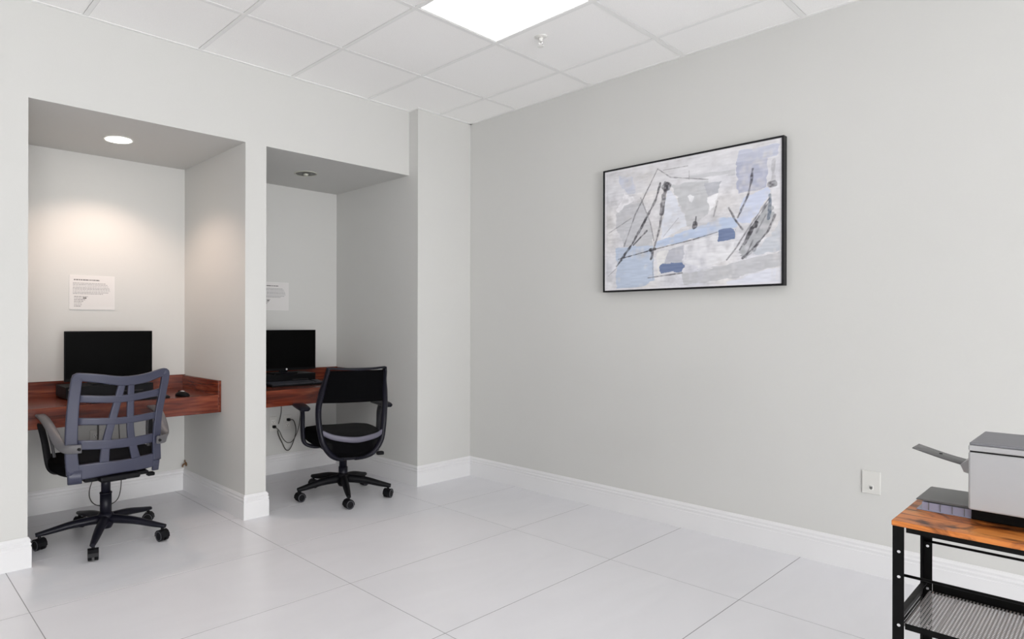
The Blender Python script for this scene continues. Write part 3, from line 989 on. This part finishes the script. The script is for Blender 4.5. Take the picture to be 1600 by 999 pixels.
for s in (-1, 1):
    # post with a slim lower bar then the looping arm pad back to the frame
    m = MB()
    m.sweep([(s * .225, .03, .392), (s * .255, .04, .40), (s * .268, .06, .44), (s * .278, .105, .55), (s * .290, .150, .64), (s * .292, .168, .674)], [.05, .05, .040, .036, .036, .040], [(0, 1, 0), (.4, 1, 0), (1, .3, 0), (1, .2, 0), (1, .2, 0), (1, 0, 0)], [.012, .013, .013, .012, .012, .010])
    m.build('arm_post', BLACKP, ch)
    m = MB()
    m.sweep([(s * .240, .028, .420), (s * .245, .050, .48), (s * .252, .085, .56), (s * .268, .120, .645)], [.016, .016, .016, .018], [(1, 0, 0)] * 4, [.008] * 4)
    m.build('arm_brace', BRACEM, ch)
    m = MB()
    m.sweep([(s * .294, .190, .660), (s * .294, .172, .684), (s * .294, .10, .688), (s * .290, .0, .668), (s * .280, -.08, .628), (s * .268, -.15, .578), (s * .252, -.205, .556), (s * .222, -.236, .555), (s * .188, -.252, .556)],
            [.030, .042, .050, .050, .048, .046, .044, .044, .042], [(1, 0, 0)] * 4 + [(1, 0, .1), (.9, 0, .6), (.3, 0, 1), (0, 0, 1), (0, 0, 1)], [.012, .014, .015, .015, .015, .015, .014, .013, .012])
    arm = m.build('armrest', GREYARM, ch)
    MB().cyl((s * .200, -.245, .555), (s * .200, -.262, .555), .008, n=12).build('arm_bolt', BLACKP, arm)

# ---- chair two: black mesh back with curved outline, T arms
ch2 = thing('office_chair', 'black mesh-back swivel office chair with T-shaped arms, at the right desk', 'chair', (2.560, 3.520, 0), math.radians(-18))
star_base(ch2, math.radians(168.5 + 18), .312, BLACKP, LTH=(.056, .046, .036, .024), hubz=(.09, .155), yaws=[math.radians(a) for a in (105, 100, 130, 110, 110)])
MB().cyl((0, 0, .12), (0, 0, .20), .031, n=24).cyl((0, 0, .2), (0, 0, .33), .026, n=24).build('gas_lift', NAVYP, ch2)
MB().box((-.09, -.14, .30), (.09, .12, .345), bev=.014).box((-.17, -.16, .34), (.17, .16, .362), bev=.008).build('tilt_mechanism', BLACKP, ch2)
m = MB(); m.tube([(.08, -.02, .33), (.22, -.03, .315), (.25, -.03, .30)], .006); m.box((.235, -.05, .268), (.285, -.015, .292), bev=.006); m.build('height_lever', BLACKP, ch2)
m = MB(); cushion(m, .50, .47, .362, .452, .04, crown=.02); m.build('seat', BLACKF, ch2)
prof2 = [(.285, .045, -.12), (.30, .10, -.165), (.33, .150, -.190), (.40, .198, -.198), (.48, .218, -.190), (.57, .228, -.185), (.65, .228, -.195), (.74, .216, -.222), (.82, .202, -.255), (.885, .193, -.285)]
def edge2(s, i): z, w, y = prof2[i]; return Vector((s * w + (.02 if False else 0), y, z))
def ysurf(x, z):
    zs2 = [p[0] for p in prof2]
    w = np.interp(z, zs2, [p[1] for p in prof2]); y = np.interp(z, zs2, [p[2] for p in prof2])
    u = min(1, abs(x) / max(w, .01))
    return float(y - .038 * (1 - u * u)), float(w)
m = MB()
outline = [edge2(-1, i) for i in range(len(prof2))] 
topc = [Vector((-.185, -.292, .896)), Vector((-.10, -.318, .893)), Vector((0, -.328, .891)), Vector((.10, -.318, .893)), Vector((.185, -.292, .896))]
right = [edge2(1, i) for i in reversed(range(len(prof2)))]
loop = outline + topc + right
sidev = []
for p in loop:
    sidev.append(Vector((0, 1, .0)) if abs(p.x) > .05 else Vector((0, 1, .2)))
m.sweep(loop, [.050 if abs(p.x) > .19 or p.z < .86 else .036 for p in loop], sidev, [.034 if p.z < .80 else (.013 if p.z > .888 else .018) for p in loop], sub=4)
m.box((-.05, -.15, .272), (.05, -.07, .305), bev=.012)
m.build('back_frame', NAVYP, ch2)
def panel(z0, z1, off, k=14, nxp=15, inset=.008):
    mb = MB()
    rings = []
    for i in range(k + 1):
        z = z0 + (z1 - z0) * i / k
        w = ysurf(0, z)[1] - inset
        rings.append([Vector((x, ysurf(x, z)[0] + off, z)) for x in np.linspace(-w, w, nxp)])
    mb.rings(rings, closed=False, cap=False)
    return mb
panel(.30, .885, 0.0, k=24).build('mesh_fabric', CMESH2, ch2)
# padded upper panel, solid and closed
m = MB()
rings = []
for i in range(11):
    z = .668 + (.880 - .668) * i / 10
    w = ysurf(0, z)[1] - .010
    xs2 = np.linspace(-w, w, 13)
    rings.append([Vector((x, ysurf(x, z)[0] - .004, z - .0 * x)) for x in xs2] + [Vector((x, ysurf(x, z)[0] + .014, z)) for x in xs2[::-1]])
m.rings(rings, smooth=False)
m.build('upper_back_pad', BLACKF, ch2)
m = MB()
rings = []
for i in range(7):
    z = .305 + (.405 - .305) * i / 6
    w = ysurf(0, z)[1] - .010
    xs2 = np.linspace(-w, w, 13)
    dz = lambda x: .045 * (x / .2) ** 2 * (i / 6)
    rings.append([Vector((x, ysurf(x, z)[0] - .004, z + dz(x))) for x in xs2] + [Vector((x, ysurf(x, z)[0] + .012, z + dz(x))) for x in xs2[::-1]])
m.rings(rings, smooth=False)
m.build('lower_back_cover', BLACKF, ch2)
m = MB()
m.sweep([(-.208, -.200, .478), (-.15, -.222, .450), (-.07, -.240, .432), (.02, -.246, .424), (.10, -.238, .432), (.165, -.224, .444), (.218, -.200, .466)], [.030, .034, .036, .037, .036, .034, .030], [(0, 0, 1)] * 7, [.010] * 7)
o = m.build('lumbar_band', LUMB, ch2)
o['label'] = 'curved grey lumbar support band'
for s in (-1, 1):
    m = MB()
    m.sweep([(s * .12, .03, .350), (s * .20, .035, .348), (s * .262, .04, .375), (s * .275, .04, .46), (s * .276, .035, .56), (s * .285, .02, .612)], [.055, .055, .050, .046, .042, .050], [(0, 1, 0)] * 6, [.022, .022, .024, .026, .026, .028])
    m.build('arm_post', NAVYP, ch2)
    m = MB()
    m.sweep([(s * .292, -.105, .612), (s * .292, -.08, .620), (s * .290, .02, .624), (s * .286, .12, .622), (s * .283, .155, .614)], [.05, .078, .086, .078, .055], [(1, 0, 0)] * 5, [.014, .024, .026, .024, .014])
    m.build('armrest', NAVYP, ch2)

# ================================================================= PRINTER TABLE
XA, XB, YA, YZ, ZT = 2.121, 2.492, .422, -.205, .659
t = thing('printer_table', 'rustic wood-topped black metal table with a mesh shelf, at the right edge', 'table', ((XA + XB) / 2, (YA + YZ) / 2, 0))
cx, cy = (XA + XB) / 2, (YA + YZ) / 2
hx, hy = (XB - XA) / 2, (YA - YZ) / 2
MB().box((-hx, -hy, ZT - .0140), (hx, hy, ZT), bev=.0018).build('tabletop', RUSTIC, t)
LW, LT = .0245, .003
for sx in (-1, 1):
    for sy in (-1, 1):
        m = MB()
        x, y = sx * (hx - .003), sy * (hy - .002)
        m.box((min(x, x - sx * LT), min(y, y - sy * LW), .004), (max(x, x - sx * LT), max(y, y - sy * LW), ZT - .0145))
        m.box((min(x - sx * LT, x - sx * LW), min(y, y - sy * LT), .004), (max(x - sx * LT, x - sx * LW), max(y, y - sy * LT), ZT - .0145))
        lg = m.build('leg', STEEL, t)
        MB().cyl((x - sx * .014, y - sy * .014, 0.0003), (x - sx * .014, y - sy * .014, .0045), .012, n=12).build('foot', BLACKP, lg)
        for z in (.578, .511, .382, .268):
            MB().cyl((x + sx * .0, y - sy * .014, z), (x + sx * .0025, y - sy * .014, z), .0038, n=12).cyl((x - sx * LT, y - sy * .014, z), (x - sx * (LT + .0025), y - sy * .014, z), .0038, n=12).build('screw', SCREW, lg)
# rails under the top
for sx in (-1, 1):
    x = sx * (hx - .008)
    MB().box((x - .0015, -hy + .03, ZT - .028), (x + .0015, hy - .03, ZT - .0145)).build('top_rail', STEEL, t)
    z = .515 if sx < 0 else .527
    MB().cyl((sx * (hx - .012), -hy + .01, z), (sx * (hx - .012), hy - .01, z), .0038, n=10).build('guard_rod', STEEL, t)
for sy in (-1, 1):
    y = sy * (hy - .008)
    MB().box((-hx + .03, y - .0015, ZT - .028), (hx - .03, y + .0015, ZT - .0145)).build('top_rail', STEEL, t)
# mesh shelf: tray of expanded metal inside raised rails
sh_z = .376
m = MB()
m.box((-hx + .007, -hy + .028, sh_z - .003), (-hx + .010, hy - .028, sh_z + .013)).box((-hx + .010, -hy + .028, sh_z - .003), (-hx + .022, hy - .028, sh_z))
m.build('shelf_rail', STEEL, t)
m = MB()
m.box((hx - .010, -hy + .028, sh_z - .001), (hx - .007, hy - .028, sh_z + .029)).box((hx - .022, -hy + .028, sh_z - .001), (hx - .010, hy - .028, sh_z + .002))
m.build('shelf_rail', STEEL, t)
for sy in (-1, 1):
    y = sy * (hy - .0065)
    m = MB()
    m.box((-hx + .028, y - .0015, sh_z - .005), (hx - .028, y + .0015, sh_z + .029)).box((-hx + .028, min(y - sy * .0015, y - sy * .012), sh_z + .026), (hx - .028, max(y - sy * .0015, y - sy * .012), sh_z + .029))
    m.build('shelf_rail', STEEL, t)
    for zz in (-.015, -.028):
        MB().cyl((-hx + .008, y, sh_z + zz), (hx - .008, y, sh_z + zz), .0028, n=8).build('side_rod', STEEL, t)
m = MB()
y = -hy + .026
while y < hy - .022:
    m.box((-hx + .018, y - .0019, sh_z + .0006), (hx - .011, y + .0019, sh_z + .0022))
    y += .0076
x = -hx + .03
while x < hx - .024:
    m.box((x - .0008, -hy + .020, sh_z - .001), (x + .0008, hy - .020, sh_z + .0006))
    x += .012
o = m.build('shelf_mesh', MESHW, t)
o['kind'] = 'stuff'

# ================================================================= PRINTER
px0, px1, py1, py0, pz = 2.219, 2.490, .281, -.125, ZT + .0005
t = thing('printer', 'boxy white laser printer with grey lid and trays standing on the rustic table', 'printer', ((px0 + px1) / 2, (py0 + py1) / 2, pz))
ox_, oy_ = (px0 + px1) / 2, (py0 + py1) / 2
hx, hy = (px1 - px0) / 2, (py1 - py0) / 2
MB().box((2.294 - ox_, -hy + .02, 0), (hx - .004, .284 - oy_, .0410), bev=.002).build('base', PRND, t)
MB().box((-hx, -hy, .0415), (hx, hy, .1915), bev=.004).build('body', PRN, t)
MB().box((-hx + .003, -hy + .003, .1918), (hx - .003, hy - .003, .1948)).build('seam', PRND, t)
MB().box((-hx, -hy, .195), (hx, hy, .2095), bev=.003).build('upper_housing', PRN, t)
MB().box((-hx + .003, -hy + .003, .2097), (hx - .003, hy - .002, .2165), bev=.002).build('lid', PRNG, t)
# raised sheet support reaching out past the end of the printer
m = MB()
m.sweep([(.0, hy + .014, .139), (.0, hy + .066, .151), (.0, hy + .131, .1705)], [.080, .083, .087], [(1, 0, 0)] * 3, [.006, .0045, .0035], sub=4)
st_ = m.build('sheet_support', TRAYG, t)
MB().cyl((0, hy + .075, .1565), (0, hy + .075, .1582), .004, n=10).build('support_notch', PRND, st_)
m = MB()
m.rings([[Vector((x, hy, .162)), Vector((x, hy + .008, .160)), Vector((x, hy + .026, .143)), Vector((x, hy + .019, .124)), Vector((x, hy, .118))] for x in (-.058, .052)], smooth=False)
m.build('support_hinge', PRN, t)
# paper tray low on the same side
tx0, tx1, ty0, ty1 = 2.297 - ox_, 2.488 - ox_, .2845 - oy_, .400 - oy_
m = MB()
m.box((tx0, ty0, 0), (tx1, ty1, .003), bev=.001)
m.box((tx0 + .003, ty0, .003), (tx0 + .007, ty1 - .012, .0235))
m.box((tx0 + .007, ty1 - .016, .003), (tx1 - .005, ty1 - .012, .0235))
m.build('paper_tray', LILAC, t)
for k in range(4):
    y = ty0 + .014 + k * .025
    MB().box((tx0 + .0012, y - .0009, .003), (tx0 + .0032, y + .0009, .0238)).build('tray_rib', PRNG, t)
MB().box((tx0 + .008, ty0, .0032), (tx1 - .006, ty1 - .017, .014)).build('tray_floor', PRNG, t)
m = MB()
m.rings([[Vector((x, ty0 - .004, .0245)), Vector((x, ty1, .0260)), Vector((x, ty1 + .003, .0280)), Vector((x, ty1, .0295)), Vector((x, ty0 - .004, .0305))] for x in (tx0 + .008, tx1 + .020)], smooth=False)
m.build('tray_cover', TRAYG, t)

for o in bpy.data.objects:
    if o.get('group') == 'built-in desks in the alcoves':
        del o['group']
